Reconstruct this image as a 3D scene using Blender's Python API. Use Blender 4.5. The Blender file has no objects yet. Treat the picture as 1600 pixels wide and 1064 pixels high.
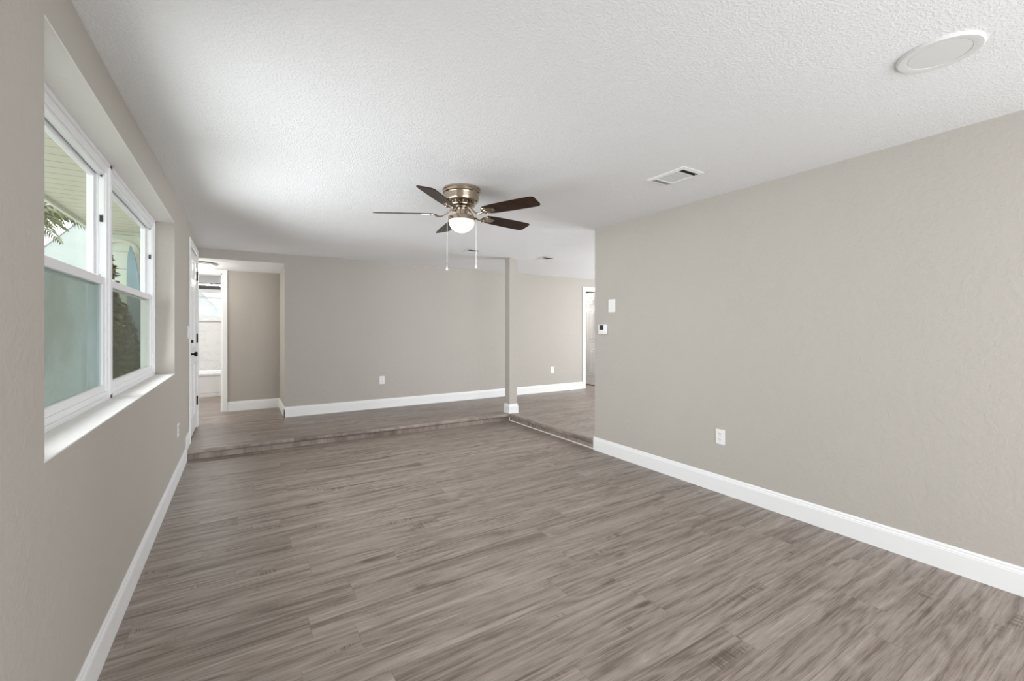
import bpy, bmesh, math, random
from mathutils import Vector, Matrix
PI = math.pi
random.seed(4)
scn = bpy.context.scene
COL = scn.collection

# ------------------------------------------------------------------ camera
F_PX, HORIZON, YAW, EYE = 676.71, 513.95, 0.5589, 1.37
cd = bpy.data.cameras.new('camera')
cd.sensor_width = 36.0
cd.lens = F_PX / 1600 * 36.0
cd.shift_y = -(532 - HORIZON) / 1600
cd.clip_start = 0.02
cam = bpy.data.objects.new('camera', cd)
COL.objects.link(cam)
cam.location = (0, 0, EYE)
cam.rotation_euler = (PI / 2, 0, -YAW)
scn.camera = cam

# ------------------------------------------------------------------ exposure, sky, daylight, added fill lights
scn.view_settings.view_transform = 'Standard'
scn.view_settings.look = 'None'
scn.view_settings.exposure = 0.0
scn.view_settings.gamma = 1.0
scn.view_settings.use_curve_mapping = False

world = bpy.data.worlds.new('sky')
scn.world = world
world.use_nodes = True
bg = world.node_tree.nodes['Background']
bg.inputs[0].default_value = (0.93, 0.97, 1.0, 1)
bg.inputs[1].default_value = 3.6


def area(name, loc, rot, sx, sy, power, color=(1, 1, 1)):
    l = bpy.data.lights.new(name, 'AREA')
    l.shape = 'RECTANGLE'
    l.size, l.size_y = sx, sy
    l.energy = power
    l.color = color
    o = bpy.data.objects.new(name, l)
    COL.objects.link(o)
    o.location = loc
    o.rotation_euler = rot
    return o


# added fill lights behind the camera and in the side room; those walls are solid
DAY = (0.945, 0.985, 1.035)
area('fill_rear', (1.7, -2.02, 1.25), (PI / 2, 0, 0), 3.0, 2.0, 138, DAY)
area('fill_side_room', (8.55, 3.3, 1.35), (PI / 2 + .45, 0, PI / 2), 4.0, 1.9, 480, DAY)  # added side-room fill, tilted up to brighten the far ceiling
for y_, w_, sp_ in ((2.53, 22, 132), (3.98, 25, 130)):
    win = area('daylight_left_window', (-0.575, y_, 1.635), (PI / 2 - .075, 0, -PI / 2), 1.34, 1.16, w_, DAY)
    win.data.spread = math.radians(sp_)
area('fill_bathroom', (-0.6, 9.2, 2.38), (0, 0, 0), 0.5, 0.5, 26, (1.0, 0.98, 0.95))  # unseen light added to brighten the bathroom
area('fill_hall', (-1.38, 7.52, 1.3), (PI / 2, 0, -PI / 2), .75, 1.7, 15, (1.0, 0.99, 0.97))  # added fill for the alcove; the hall wall behind it is solid
area('fill_passage', (6.31, 8.2, 2.5), (0, 0, 0), 0.4, 0.4, 34, (1.0, 0.98, 0.95))  # added so the far door reads white; there is no fitting

sl = bpy.data.lights.new('sun', 'SUN')
sl.energy = 3.6
sl.angle = math.radians(0.6)
sl.color = (1.0, 0.97, 0.92)
sun = bpy.data.objects.new('sun', sl)
COL.objects.link(sun)
sun.rotation_euler = Vector((-0.28, 0.62, -0.80)).to_track_quat('-Z', 'Y').to_euler()

# ------------------------------------------------------------------ measures
XL, XR, YB = -0.488, 3.401, 6.998
STEP, H = 0.103, 2.493
WIN_Y0, WIN_Y1, SILL, HEAD = 1.80, 4.72, 0.979, 2.288
WIN_X = -0.62
Y_ALC, Y_TUB, Y_BATH = 7.96, 9.84, 10.6


def smooth01(a, b, t):
    t = max(0.0, min(1.0, (t - a) / (b - a)))
    return t * t * (3 - 2 * t)


def lerp_table(tab, t):
    if t <= tab[0][0]:
        return tab[0][1]
    for (a, va), (b, vb) in zip(tab, tab[1:]):
        if t <= b:
            return va + (vb - va) * (t - a) / (b - a)
    return tab[-1][1]


LEFT_EDGE = [(-3, 2.488), (1.9, 2.483), (2.4, 2.484), (2.8, 2.492), (3.4, 2.516), (4.5, 2.545), (5.4, 2.545), (6.2, 2.50), (7.0, 2.432)]


def ceil_z(x, y):
    base = H - 0.055 * smooth01(4.4, 5.45, y)
    w = 1 - smooth01(0.0, 1.3, x - XL)
    return base * (1 - w) + lerp_table(LEFT_EDGE, y) * w


# ------------------------------------------------------------------ mesh helpers
def add_box(bm, x0, x1, y0, y1, z0, z1, bevel=0.0, seg=2, M=None):
    r = bmesh.ops.create_cube(bm, size=1.0)
    vs = r['verts']
    for v in vs:
        v.co = Vector((x0 + (v.co.x + .5) * (x1 - x0), y0 + (v.co.y + .5) * (y1 - y0), z0 + (v.co.z + .5) * (z1 - z0)))
    if bevel > 0:
        es = list({e for v in vs for e in v.link_edges})
        out = bmesh.ops.bevel(bm, geom=es, offset=bevel, segments=seg, profile=0.5, affect='EDGES')
        vs = list({v for f in out['faces'] for v in f.verts} | {v for v in vs if v.is_valid})
    if M is not None:
        bmesh.ops.transform(bm, matrix=M, verts=[v for v in vs if v.is_valid])


def add_lathe(bm, prof, seg=48, c=(0, 0, 0), M=None):
    rings = []
    c = Vector(c)
    for r, z in prof:
        ring = []
        if r < 1e-6:
            ring = [bm.verts.new(c + Vector((0, 0, z)))]
        else:
            for i in range(seg):
                a = 2 * PI * i / seg
                ring.append(bm.verts.new(c + Vector((r * math.cos(a), r * math.sin(a), z))))
        rings.append(ring)
    for A, B in zip(rings, rings[1:]):
        for i in range(seg):
            j = (i + 1) % seg
            if len(A) == 1 and len(B) == 1:
                continue
            if len(A) == 1:
                bm.faces.new((A[0], B[i], B[j]))
            elif len(B) == 1:
                bm.faces.new((A[i], A[j], B[0]))
            else:
                bm.faces.new((A[i], A[j], B[j], B[i]))
    if M is not None:
        bmesh.ops.transform(bm, matrix=M, verts=[v for r in rings for v in r])


def add_tube(bm, pts, rad, seg=10, flat=1.0):
    pts = [Vector(p) for p in pts]
    n = len(pts)
    rads = rad if isinstance(rad, (list, tuple)) else [rad] * n
    rings = []
    for i, p in enumerate(pts):
        t = (pts[min(i + 1, n - 1)] - pts[max(i - 1, 0)]).normalized()
        up = Vector((0, 0, 1)) if abs(t.z) < 0.95 else Vector((0, 1, 0))
        s = t.cross(up).normalized()
        u = s.cross(t).normalized()
        rings.append([bm.verts.new(p + (s * math.cos(2 * PI * k / seg) + u * flat * math.sin(2 * PI * k / seg)) * rads[i]) for k in range(seg)])
    for A, B in zip(rings, rings[1:]):
        for k in range(seg):
            j = (k + 1) % seg
            bm.faces.new((A[k], A[j], B[j], B[k]))
    bm.faces.new(list(reversed(rings[0])))
    bm.faces.new(rings[-1])


def add_prism(bm, poly, z0, z1, M=None):
    lo = [bm.verts.new((x, y, z0)) for x, y in poly]
    hi = [bm.verts.new((x, y, z1)) for x, y in poly]
    n = len(poly)
    bm.faces.new(list(reversed(lo)))
    bm.faces.new(hi)
    for i in range(n):
        j = (i + 1) % n
        bm.faces.new((lo[i], lo[j], hi[j], hi[i]))
    if M is not None:
        bmesh.ops.transform(bm, matrix=M, verts=lo + hi)


def add_sweep(bm, prof, a, b, out):
    """profile [(distance from wall, height)] swept from a to b (xy), out = unit vector away from the wall"""
    a, b, out = Vector((a[0], a[1], a[2])), Vector((b[0], b[1], b[2])), Vector((out[0], out[1], 0))
    A = [bm.verts.new(a + out * d + Vector((0, 0, z))) for d, z in prof]
    B = [bm.verts.new(b + out * d + Vector((0, 0, z))) for d, z in prof]
    n = len(prof)
    for i in range(n):
        j = (i + 1) % n
        bm.faces.new((A[i], A[j], B[j], B[i]))
    bm.faces.new(A)
    bm.faces.new(list(reversed(B)))


def obj(name, bm, mat, parent=None, smooth=False, angle=35):
    bmesh.ops.recalc_face_normals(bm, faces=bm.faces[:])
    me = bpy.data.meshes.new(name)
    bm.to_mesh(me)
    bm.free()
    if mat is not None:
        me.materials.append(mat)
    if smooth:
        for p in me.polygons:
            p.use_smooth = True
        try:
            me.set_sharp_from_angle(angle=math.radians(angle))
        except Exception:
            pass
    o = bpy.data.objects.new(name, me)
    COL.objects.link(o)
    if parent is not None:
        o.parent = parent
    return o


def struct(name, bm, mat, smooth=False, parent=None):
    o = obj(name, bm, mat, parent, smooth)
    if parent is None:
        o['kind'] = 'structure'
    return o


def thing(name, label, cat, loc=(0, 0, 0), rz=0.0, group=None):
    o = bpy.data.objects.new(name, None)
    o.empty_display_size = 0.1
    COL.objects.link(o)
    o.location = loc
    o.rotation_euler = (0, 0, rz)
    o['label'] = label
    o['category'] = cat
    if group:
        o['group'] = group
    return o


def setting(name, loc=(0, 0, 0), rz=0.0):
    o = bpy.data.objects.new(name, None)
    o.empty_display_size = 0.1
    COL.objects.link(o)
    o.location = loc
    o.rotation_euler = (0, 0, rz)
    o['kind'] = 'structure'
    return o


def NB():
    return bmesh.new()


# ------------------------------------------------------------------ materials
class NT:
    def __init__(self, name):
        self.m = bpy.data.materials.new(name)
        self.m.use_nodes = True
        self.t = self.m.node_tree
        self.b = self.t.nodes['Principled BSDF']
        self.out = self.t.nodes['Material Output']

    def n(self, kind, **kw):
        x = self.t.nodes.new(kind)
        for k, v in kw.items():
            setattr(x, k, v)
        return x

    def put(self, sock, v):
        if isinstance(v, bpy.types.NodeSocket):
            self.t.links.new(v, sock)
        else:
            sock.default_value = v

    def math(self, op, a, b=None, c=None):
        x = self.n('ShaderNodeMath', operation=op)
        self.put(x.inputs[0], a)
        if b is not None:
            self.put(x.inputs[1], b)
        if c is not None:
            self.put(x.inputs[2], c)
        return x.outputs[0]

    def comb(self, x, y, z=0.0):
        c = self.n('ShaderNodeCombineXYZ')
        for i, v in enumerate((x, y, z)):
            self.put(c.inputs[i], v)
        return c.outputs[0]

    def noise(self, vec, scale=1.0, detail=2.0, rough=0.5, dist=0.0):
        x = self.n('ShaderNodeTexNoise')
        self.put(x.inputs['Vector'], vec)
        x.inputs['Scale'].default_value = scale
        x.inputs['Detail'].default_value = detail
        x.inputs['Roughness'].default_value = rough
        x.inputs['Distortion'].default_value = dist
        return x.outputs['Fac']

    def remap(self, v, a, b, c=0.0, d=1.0, smooth=True):
        x = self.n('ShaderNodeMapRange')
        if smooth:
            x.interpolation_type = 'SMOOTHSTEP'
        self.put(x.inputs[0], v)
        for i, q in enumerate((a, b, c, d)):
            x.inputs[i + 1].default_value = q
        return x.outputs[0]

    def mix(self, f, a, b, blend='MIX'):
        x = self.n('ShaderNodeMix', data_type='RGBA', blend_type=blend)
        self.put(x.inputs[0], f)
        for s, v in ((x.inputs[6], a), (x.inputs[7], b)):
            if isinstance(v, tuple) and len(v) == 3:
                v = (*v, 1)
            self.put(s, v)
        return x.outputs[2]

    def objco(self):
        return self.n('ShaderNodeTexCoord').outputs['Object']

    def bump(self, h, strength=0.2, dist=0.01):
        x = self.n('ShaderNodeBump')
        x.inputs['Strength'].default_value = strength
        x.inputs['Distance'].default_value = dist
        self.put(x.inputs['Height'], h)
        self.t.links.new(x.outputs[0], self.b.inputs['Normal'])


def plain(name, col, rough=0.5, metal=0.0, spec=0.5, var=0.04, scale=6.0, bump=0.0, bscale=80.0):
    g = NT(name)
    co = g.objco()
    n = g.noise(co, scale, 3.0)
    c0 = tuple(max(0, c * (1 - var)) for c in col)
    c1 = tuple(min(1, c * (1 + var)) for c in col)
    g.put(g.b.inputs['Base Color'], g.mix(n, c0, c1))
    g.b.inputs['Roughness'].default_value = rough
    g.b.inputs['Metallic'].default_value = metal
    g.b.inputs['Specular IOR Level'].default_value = spec
    if bump > 0:
        g.bump(g.noise(co, bscale, 3.0), bump, 0.004)
    return g.m


def wall_paint(name, col, rough=0.75):
    g = NT(name)
    co = g.objco()
    big = g.noise(co, 1.7, 3.0)
    g.put(g.b.inputs['Base Color'], g.mix(big, tuple(c * .975 for c in col), tuple(c * 1.025 for c in col)))
    g.b.inputs['Roughness'].default_value = rough
    g.b.inputs['Specular IOR Level'].default_value = 0.3
    n1 = g.noise(co, 55.0, 3.0, 0.55)
    n2 = g.remap(g.noise(co, 24.0, 4.0, 0.6, 0.4), 0.42, 0.62)
    h = g.math('ADD', g.math('MULTIPLY', n1, 0.8), g.math('MULTIPLY', n2, 0.5))
    g.bump(h, 0.22, 0.006)
    return g.m


def ceiling_paint(name):
    g = NT(name)
    co = g.objco()
    big = g.noise(co, 1.2, 3.0)
    g.put(g.b.inputs['Base Color'], g.mix(big, (.80, .80, .80), (.84, .84, .84)))
    g.b.inputs['Roughness'].default_value = 0.9
    g.b.inputs['Specular IOR Level'].default_value = 0.2
    n1 = g.remap(g.noise(co, 95.0, 3.0, 0.6, 0.2), 0.44, 0.66)
    n2 = g.noise(co, 140.0, 2.0)
    # the splatter is thick over the middle of the room and skimmed smooth in patches
    amt = g.remap(g.noise(co, 0.55, 2.0), 0.36, 0.60, 0.35, 1.0)
    h = g.math('MULTIPLY', g.math('ADD', n1, g.math('MULTIPLY', n2, 0.35)), amt)
    g.bump(h, 0.36, 0.009)
    return g.m


def plank_floor(name, off, swap=False):
    g = NT(name)
    co = g.objco()
    s = g.n('ShaderNodeSeparateXYZ')
    g.put(s.inputs[0], co)
    x, y = (s.outputs[1], s.outputs[0]) if swap else (s.outputs[0], s.outputs[1])
    W, L = 0.183, 1.22
    ry = g.math('DIVIDE', g.math('ADD', y, off), W)
    row = g.math('FLOOR', ry)
    fy = g.math('FRACT', ry)
    wn = g.n('ShaderNodeTexWhiteNoise', noise_dimensions='1D')
    g.put(wn.inputs['W'], row)
    px = g.math('ADD', g.math('DIVIDE', x, L), g.math('MULTIPLY', wn.outputs['Value'], 7.0))
    colid = g.math('FLOOR', px)
    fx = g.math('FRACT', px)
    w2 = g.n('ShaderNodeTexWhiteNoise', noise_dimensions='2D')
    g.put(w2.inputs['Vector'], g.comb(row, colid))
    s3 = g.n('ShaderNodeSeparateColor')
    g.put(s3.inputs[0], w2.outputs['Color'])
    r1, r2, r3 = s3.outputs[0], s3.outputs[1], s3.outputs[2]
    ox = g.math('MULTIPLY', r1, 60.0)
    oz = g.math('MULTIPLY', r2, 40.0)
    # broad streaks along the board
    v1 = g.comb(g.math('ADD', g.math('MULTIPLY', x, .62), ox), g.math('MULTIPLY', y, 15.0), oz)
    streak = g.noise(v1, 1.0, 6.0, 0.62, 0.22)
    # growth rings: contour lines of a stretched field
    v2 = g.comb(g.math('ADD', g.math('MULTIPLY', x, .85), ox), g.math('MULTIPLY', y, 7.5), oz)
    field = g.noise(v2, 1.0, 3.0, 0.4, 0.5)
    rings = g.math('PINGPONG', g.math('MULTIPLY', field, 15.0), 1.0)
    # fine pores
    v3 = g.comb(g.math('ADD', g.math('MULTIPLY', x, 13.0), ox), g.math('MULTIPLY', y, 300.0), oz)
    pores = g.noise(v3, 1.0, 3.0, 0.6)
    # sawn cross marks in a few patches
    v4 = g.comb(g.math('ADD', g.math('MULTIPLY', x, 2.3), ox), g.math('MULTIPLY', y, 9.0), g.math('ADD', oz, 7.3))
    patch = g.remap(g.noise(v4, 1.0, 2.0, 0.5), 0.645, 0.71)
    v5 = g.comb(g.math('MULTIPLY', x, 105.0), g.math('MULTIPLY', y, 7.0), oz)
    saw = g.remap(g.noise(v5, 1.0, 2.0, 0.5), 0.40, 0.66)
    sawn = g.math('MULTIPLY', patch, saw)
    # knots
    vor = g.n('ShaderNodeTexVoronoi', voronoi_dimensions='3D', feature='F1')
    g.put(vor.inputs['Vector'], g.comb(g.math('ADD', g.math('MULTIPLY', x, 1.5), g.math('MULTIPLY', g.noise(v2, 3.0, 2.0), 0.25)), g.math('MULTIPLY', y, 4.2), 0.0))
    vor.inputs['Scale'].default_value = 1.0
    knot = g.remap(vor.outputs['Distance'], 0.03, 0.13, 1.0, 0.0)
    v6 = g.comb(g.math('ADD', g.math('MULTIPLY', x, 1.1), ox), g.math('MULTIPLY', y, 70.0), oz)
    fine = g.noise(v6, 1.0, 4.0, 0.6, 0.15)
    # tone
    t = g.math('MULTIPLY', g.math('SUBTRACT', streak, 0.5), 1.0)
    t = g.math('ADD', t, g.math('MULTIPLY', g.math('SUBTRACT', fine, 0.5), 1.05))
    t = g.math('ADD', t, g.math('MULTIPLY', g.math('SUBTRACT', rings, 0.5), 0.28))
    t = g.math('ADD', t, g.math('MULTIPLY', g.math('SUBTRACT', pores, 0.5), 0.85))
    t = g.math('ADD', t, g.math('MULTIPLY', g.math('SUBTRACT', r3, 0.5), 0.10))
    t = g.math('SUBTRACT', t, g.math('MULTIPLY', sawn, 0.36))
    t = g.math('SUBTRACT', t, g.math('MULTIPLY', knot, 0.32))
    t = g.math('ADD', t, 0.52)
    rp = g.n('ShaderNodeValToRGB')
    g.put(rp.inputs[0], t)
    e = rp.color_ramp.elements
    e[0].position, e[0].color = 0.0, (.15, .115, .092, 1)
    e[1].position, e[1].color = 1.0, (.62, .54, .48, 1)
    for q in (0, 1):
        e[q].color = tuple(v * .69 for v in e[q].color[:3]) + (1,)
    for p, c in ((.28, (.255, .20, .166, 1)), (.52, (.40, .332, .285, 1)), (.75, (.49, .415, .362, 1))):
        k = e.new(p)
        k.color = tuple(v * .69 for v in c[:3]) + (1,)
    ex = g.math('MINIMUM', g.math('MULTIPLY', g.math('PINGPONG', fx, 0.5), L), g.math('MULTIPLY', g.math('PINGPONG', fy, 0.5), W))
    seam = g.remap(ex, 0.0004, 0.0016, 1.0, 0.0)
    col = g.mix(g.math('MULTIPLY', seam, 0.55), rp.outputs[0], (.10, .08, .065))
    g.put(g.b.inputs['Base Color'], col)
    g.put(g.b.inputs['Roughness'], g.math('SUBTRACT', 0.50, g.math('MULTIPLY', pores, 0.16)))
    g.b.inputs['Specular IOR Level'].default_value = 0.45
    hgt = g.math('SUBTRACT', g.math('MULTIPLY', pores, 0.5), seam)
    g.bump(hgt, 0.25, 0.0015)
    return g.m


def glass(name, tint=(1, 1, 1), gloss=0.06, dust=0.0, dustcol=(.5, .5, .48), dscale=3.0):
    g = NT(name)
    g.t.nodes.remove(g.b)
    tr = g.n('ShaderNodeBsdfTransparent')
    tr.inputs[0].default_value = (*tint, 1)
    gl = g.n('ShaderNodeBsdfGlossy')
    gl.inputs['Roughness'].default_value = 0.02
    mx = g.n('ShaderNodeMixShader')
    mx.inputs[0].default_value = gloss
    g.t.links.new(tr.outputs[0], mx.inputs[1])
    g.t.links.new(gl.outputs[0], mx.inputs[2])
    last = mx.outputs[0]
    if dust > 0:
        co = g.objco()
        df = g.n('ShaderNodeBsdfDiffuse')
        tl = g.n('ShaderNodeBsdfTranslucent')
        spots = g.noise(co, 130.0, 2.0)
        soft = g.noise(co, dscale, 4.0, 0.6)
        c = g.mix(soft, dustcol[0] if isinstance(dustcol[0], tuple) else dustcol, dustcol[1] if isinstance(dustcol[0], tuple) else dustcol)
        g.put(df.inputs[0], c)
        g.put(tl.inputs[0], c)
        ad = g.n('ShaderNodeMixShader')
        ad.inputs[0].default_value = 0.5
        g.t.links.new(df.outputs[0], ad.inputs[1])
        g.t.links.new(tl.outputs[0], ad.inputs[2])
        m2 = g.n('ShaderNodeMixShader')
        f = g.math('MULTIPLY', g.math('ADD', g.math('MULTIPLY', g.remap(soft, .3, .7), 0.5), g.math('ADD', 0.35, g.math('MULTIPLY', spots, 0.6))), dust)
        g.put(m2.inputs[0], f)
        g.t.links.new(last, m2.inputs[1])
        g.t.links.new(ad.outputs[0], m2.inputs[2])
        last = m2.outputs[0]
    g.t.links.new(last, g.out.inputs[0])
    return g.m


def lamp_glass(name, col, strength, zr=None):
    g = NT(name)
    n = g.noise(g.objco(), 3.0, 1.0)
    g.put(g.b.inputs['Base Color'], g.mix(n, (.86, .84, .80), (.9, .88, .85)))
    g.b.inputs['Roughness'].default_value = 0.35
    g.b.inputs['Emission Color'].default_value = (*col, 1)
    g.b.inputs['Emission Strength'].default_value = strength
    if zr:   # the bulb sits low in the bowl
        s = g.n('ShaderNodeSeparateXYZ')
        g.put(s.inputs[0], g.objco())
        g.put(g.b.inputs['Emission Strength'], g.remap(s.outputs[2], zr[0], zr[1], strength * .2, strength))
    return g.m


def wood_blade(name, dark, light):
    g = NT(name)
    s = g.n('ShaderNodeSeparateXYZ')
    g.put(s.inputs[0], g.objco())
    v = g.comb(g.math('MULTIPLY', s.outputs[0], 5.0), g.math('MULTIPLY', s.outputs[1], 70.0), g.math('MULTIPLY', s.outputs[2], 5.0))
    n = g.noise(v, 1.0, 5.0, 0.6, 0.4)
    g.put(g.b.inputs['Base Color'], g.mix(g.remap(n, .3, .7), dark, light))
    g.b.inputs['Roughness'].default_value = 0.32
    g.b.inputs['Specular IOR Level'].default_value = 0.12
    return g.m


def boards(name, col, line, axis, pitch, width=0.012, rough=0.7):
    """painted boards: joints repeat along one axis"""
    g = NT(name)
    s = g.n('ShaderNodeSeparateXYZ')
    co = g.objco()
    g.put(s.inputs[0], co)
    f = g.math('MULTIPLY', g.math('PINGPONG', g.math('DIVIDE', s.outputs[axis], pitch), 0.5), pitch)
    j = g.remap(f, 0.0, width, 1.0, 0.0)
    n = g.noise(co, 5.0, 4.0)
    base = g.mix(n, tuple(c * .93 for c in col), tuple(min(1, c * 1.05) for c in col))
    g.put(g.b.inputs['Base Color'], g.mix(g.math('MULTIPLY', j, 0.8), base, line))
    g.b.inputs['Roughness'].default_value = rough
    g.bump(g.math('SUBTRACT', 1.0, j), 0.5, 0.01)
    return g.m


def marble_tile(name):
    g = NT(name)
    co = g.objco()
    s = g.n('ShaderNodeSeparateXYZ')
    g.put(s.inputs[0], co)
    x, z = s.outputs[0], s.outputs[2]
    rz = g.math('DIVIDE', g.math('ADD', z, 0.18), 0.305)
    row = g.math('FLOOR', rz)
    px = g.math('ADD', g.math('DIVIDE', x, 0.61), g.math('MULTIPLY', row, 0.5))
    ex = g.math('MINIMUM', g.math('MULTIPLY', g.math('PINGPONG', px, 0.5), 0.61), g.math('MULTIPLY', g.math('PINGPONG', rz, 0.5), 0.305))
    j = g.remap(ex, 0.001, 0.004, 1.0, 0.0)
    v = g.comb(g.math('ADD', x, g.math('MULTIPLY', g.math('FLOOR', px), 3.7)), row, z)
    n = g.noise(v, 2.2, 6.0, 0.6, 1.4)
    vein = g.remap(g.math('ABSOLUTE', g.math('SUBTRACT', n, 0.5)), 0.0, 0.02, 1.0, 0.0)
    c = g.mix(g.math('MULTIPLY', vein, 0.55), (.80, .80, .79), (.62, .61, .60))
    c = g.mix(g.math('MULTIPLY', j, 0.6), c, (.55, .55, .54))
    g.put(g.b.inputs['Base Color'], c)
    g.b.inputs['Roughness'].default_value = 0.2
    return g.m


def leafy(name, a, b):
    g = NT(name)
    oi = g.n('ShaderNodeNewGeometry')
    n = g.noise(g.objco(), 9.0, 2.0)
    f = g.math('ADD', g.math('MULTIPLY', oi.outputs['Random Per Island'], 0.6), g.math('MULTIPLY', n, 0.4))
    g.put(g.b.inputs['Base Color'], g.mix(f, a, b))
    g.b.inputs['Roughness'].default_value = 0.55
    return g.m


M = {}
M['wall'] = wall_paint('greige wall paint', (.458, .426, .382))
M['ceiling'] = ceiling_paint('white textured ceiling')
M['floor'] = plank_floor('grey brown plank floor', 0.10)
M['floor2'] = plank_floor('grey brown plank floor raised', 0.04)
M['nose'] = plank_floor('grey brown stair nosing', 0.02, True)
M['trim'] = plain('white trim paint', (.83, .83, .82), 0.38, var=.015)
M['reveal'] = wall_paint('white reveal paint', (.80, .78, .75))
M['door'] = plain('white door paint', (.80, .80, .80), 0.33, var=.02, bump=.05)
M['vinyl'] = plain('white vinyl', (.82, .82, .83), 0.35, var=.015)
M['plastic'] = plain('white plastic', (.82, .81, .79), 0.3, var=.015)
M['screen'] = plain('dark display', (.012, .013, .014), 0.12)
M['black'] = plain('black metal', (.012, .011, .011), 0.35, metal=.6)
M['slot'] = plain('dark slot', (.03, .028, .026), 0.7)
M['duct'] = plain('painted vent shade', (.025, .022, .02), 0.9)
M['vent'] = plain('white vent enamel', (.78, .78, .77), 0.4, var=.02)
M['brass'] = plain('antique polished nickel', (.43, .36, .28), 0.20, metal=1.0, var=.08)
M['brass_dark'] = plain('antique dark metal', (.085, .055, .038), 0.35, metal=.8)
M['chain'] = plain('pale bead chain', (.80, .78, .74), 0.3, metal=.3)
M['blade'] = wood_blade('dark walnut blade', (.014, .007, .004), (.048, .025, .014))
M['dome'] = lamp_glass('lit warm glass', (1.0, .84, .62), 1.2, (-.25, -.335))
M['dome2'] = lamp_glass('lit white glass', (1.0, .97, .93), 9.0)
M['lens'] = plain('opal lens', (.70, .70, .685), 0.5, var=.01)
M['nickel'] = plain('brushed nickel', (.55, .54, .52), 0.35, metal=1.0)
M['caulk'] = plain('white caulk', (.78, .75, .70), 0.6)
M['tile'] = marble_tile('marble tile')
M['tub'] = plain('white enamel', (.84, .84, .84), 0.12, var=.01)
M['glass'] = glass('clear pane', (.93, .96, .95), 0.05)
M['glass_dusty'] = glass('dusty pane', (.80, .86, .86), 0.05, 0.16, ((.52, .58, .59), (.68, .65, .58)), 2.2)
M['mesh'] = glass('dusty insect mesh', (.85, .88, .88), 0.0, 0.80, ((.43, .48, .48), (.68, .64, .55)), 1.7)
M['mesh_dark'] = glass('dark insect mesh', (.70, .70, .66), 0.0, 0.08, ((.16, .16, .10), (.24, .23, .16)), 3.0)
M['glass_low'] = glass('slightly dusty pane', (.90, .93, .92), 0.05, 0.05, (.6, .6, .55), 2.5)
M['frost'] = glass('frosted pane', (.93, .95, .96), 0.03, 0.5, (.86, .87, .88))
M['soffit'] = boards('beige soffit boards', (.64, .61, .50), (.26, .24, .19), 1, 0.165, 0.010)
M['fascia'] = plain('pale fascia', (.66, .64, .55), 0.6)
M['siding'] = boards('pale siding', (.62, .66, .56), (.40, .42, .36), 2, 0.21, 0.008)
M['teal'] = plain('pale teal wall', (.29, .315, .30), 0.8, var=.08, scale=2.0)
M['roof'] = plain('grey roof', (.30, .31, .32), 0.8)
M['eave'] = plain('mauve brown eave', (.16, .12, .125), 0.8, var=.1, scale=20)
M['grass'] = plain('ground', (.40, .40, .36), 0.9, var=.15, scale=8)
M['hedge'] = leafy('olive leaves', (.045, .048, .018), (.15, .135, .06))
M['palm'] = leafy('palm leaves', (.05, .055, .02), (.16, .16, .07))
M['bark'] = plain('palm bark', (.20, .16, .11), 0.9, var=.3, scale=15)
M['board'] = plain('blue board', (.26, .36, .40), 0.3, var=.1)
M['darkpot'] = plain('dark grey green plastic', (.05, .065, .062), 0.5, var=.15)

# ------------------------------------------------------------------ floors
bm = NB()
add_prism(bm, [(-0.70, -2.2), (XR + .06, -2.2), (XR + .06, 5.66), (-0.70, 5.66)], -0.12, 0.0)
struct('floor', bm, M['floor'])


def step_y(x):
    return 5.5135 - 0.0283 * (x - 3.3)


NOSE = 0.012
bm = NB()
add_prism(bm, [(-0.70, step_y(-.7) + NOSE), (XR + NOSE, step_y(XR) + NOSE), (XR + NOSE, -2.2), (8.8, -2.2), (8.8, Y_TUB + .9), (-1.5, Y_TUB + .8), (-1.5, 7.06), (-0.70, 7.06)], -0.11, STEP)
struct('floor_upper', bm, M['floor2'])

# stair nosing: a rounded lip along both edges, riser below it
lip = [(-.055, .004), (.002, .004), (.008, .001), (.011, -.006), (.011, -.034), (.006, -.041), (0.0, -.043), (-.012, -.044), (-.012, 0.0), (-.055, 0.0)]
bm = NB()
a = (XL + .001, step_y(XL), STEP)
b = (XR - .006, step_y(XR - .006), STEP)
d = Vector((b[0] - a[0], b[1] - a[1], 0)).normalized()
add_sweep(bm, lip, a, b, (d.y, -d.x))
o = struct('trim_1', bm, M['floor2'], True)
bm = NB()
add_sweep(bm, lip, (XR, step_y(XR) + .004, STEP), (XR, 3.680, STEP), (-1, 0))
struct('trim_2', bm, M['nose'], True)
# caulk line at the foot of the side riser and up its corner
bm = NB()
add_tube(bm, [(XR + .008, 3.681, .004), (XR + .008, step_y(XR) + .002, .004)], 0.0075, 8)
add_tube(bm, [(XR - .001, step_y(XR) - .002, .0), (XR - .001, step_y(XR) - .002, STEP - .002)], 0.0075, 8)
struct('trim_3', bm, M['caulk'], True)

# ------------------------------------------------------------------ walls
DOOR_Y0, DOOR_Y1, DOOR_TOP = 5.98, 6.885, 2.302
bm = NB()
XO = -0.70
add_box(bm, XO, XL, -2.2, WIN_Y0, -.1, 2.7)
add_box(bm, XO, XL, WIN_Y0, WIN_Y1, -.1, SILL)
add_box(bm, XO, XL, WIN_Y0, WIN_Y1, HEAD, 2.7)
add_box(bm, XO, XL, WIN_Y1, DOOR_Y0 - .02, -.1, 2.7)
add_box(bm, XO, XL, DOOR_Y0 - .02, DOOR_Y1 + .02, DOOR_TOP + .02, 2.7)
add_box(bm, XO, XL, DOOR_Y1 + .02, 7.06, -.1, 2.7)
struct('wall_left', bm, M['wall'])

bm = NB()
add_box(bm, XR, XR + .12, -2.2, 3.666, -.1, 2.7)
struct('wall_right', bm, M['wall'])

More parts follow.
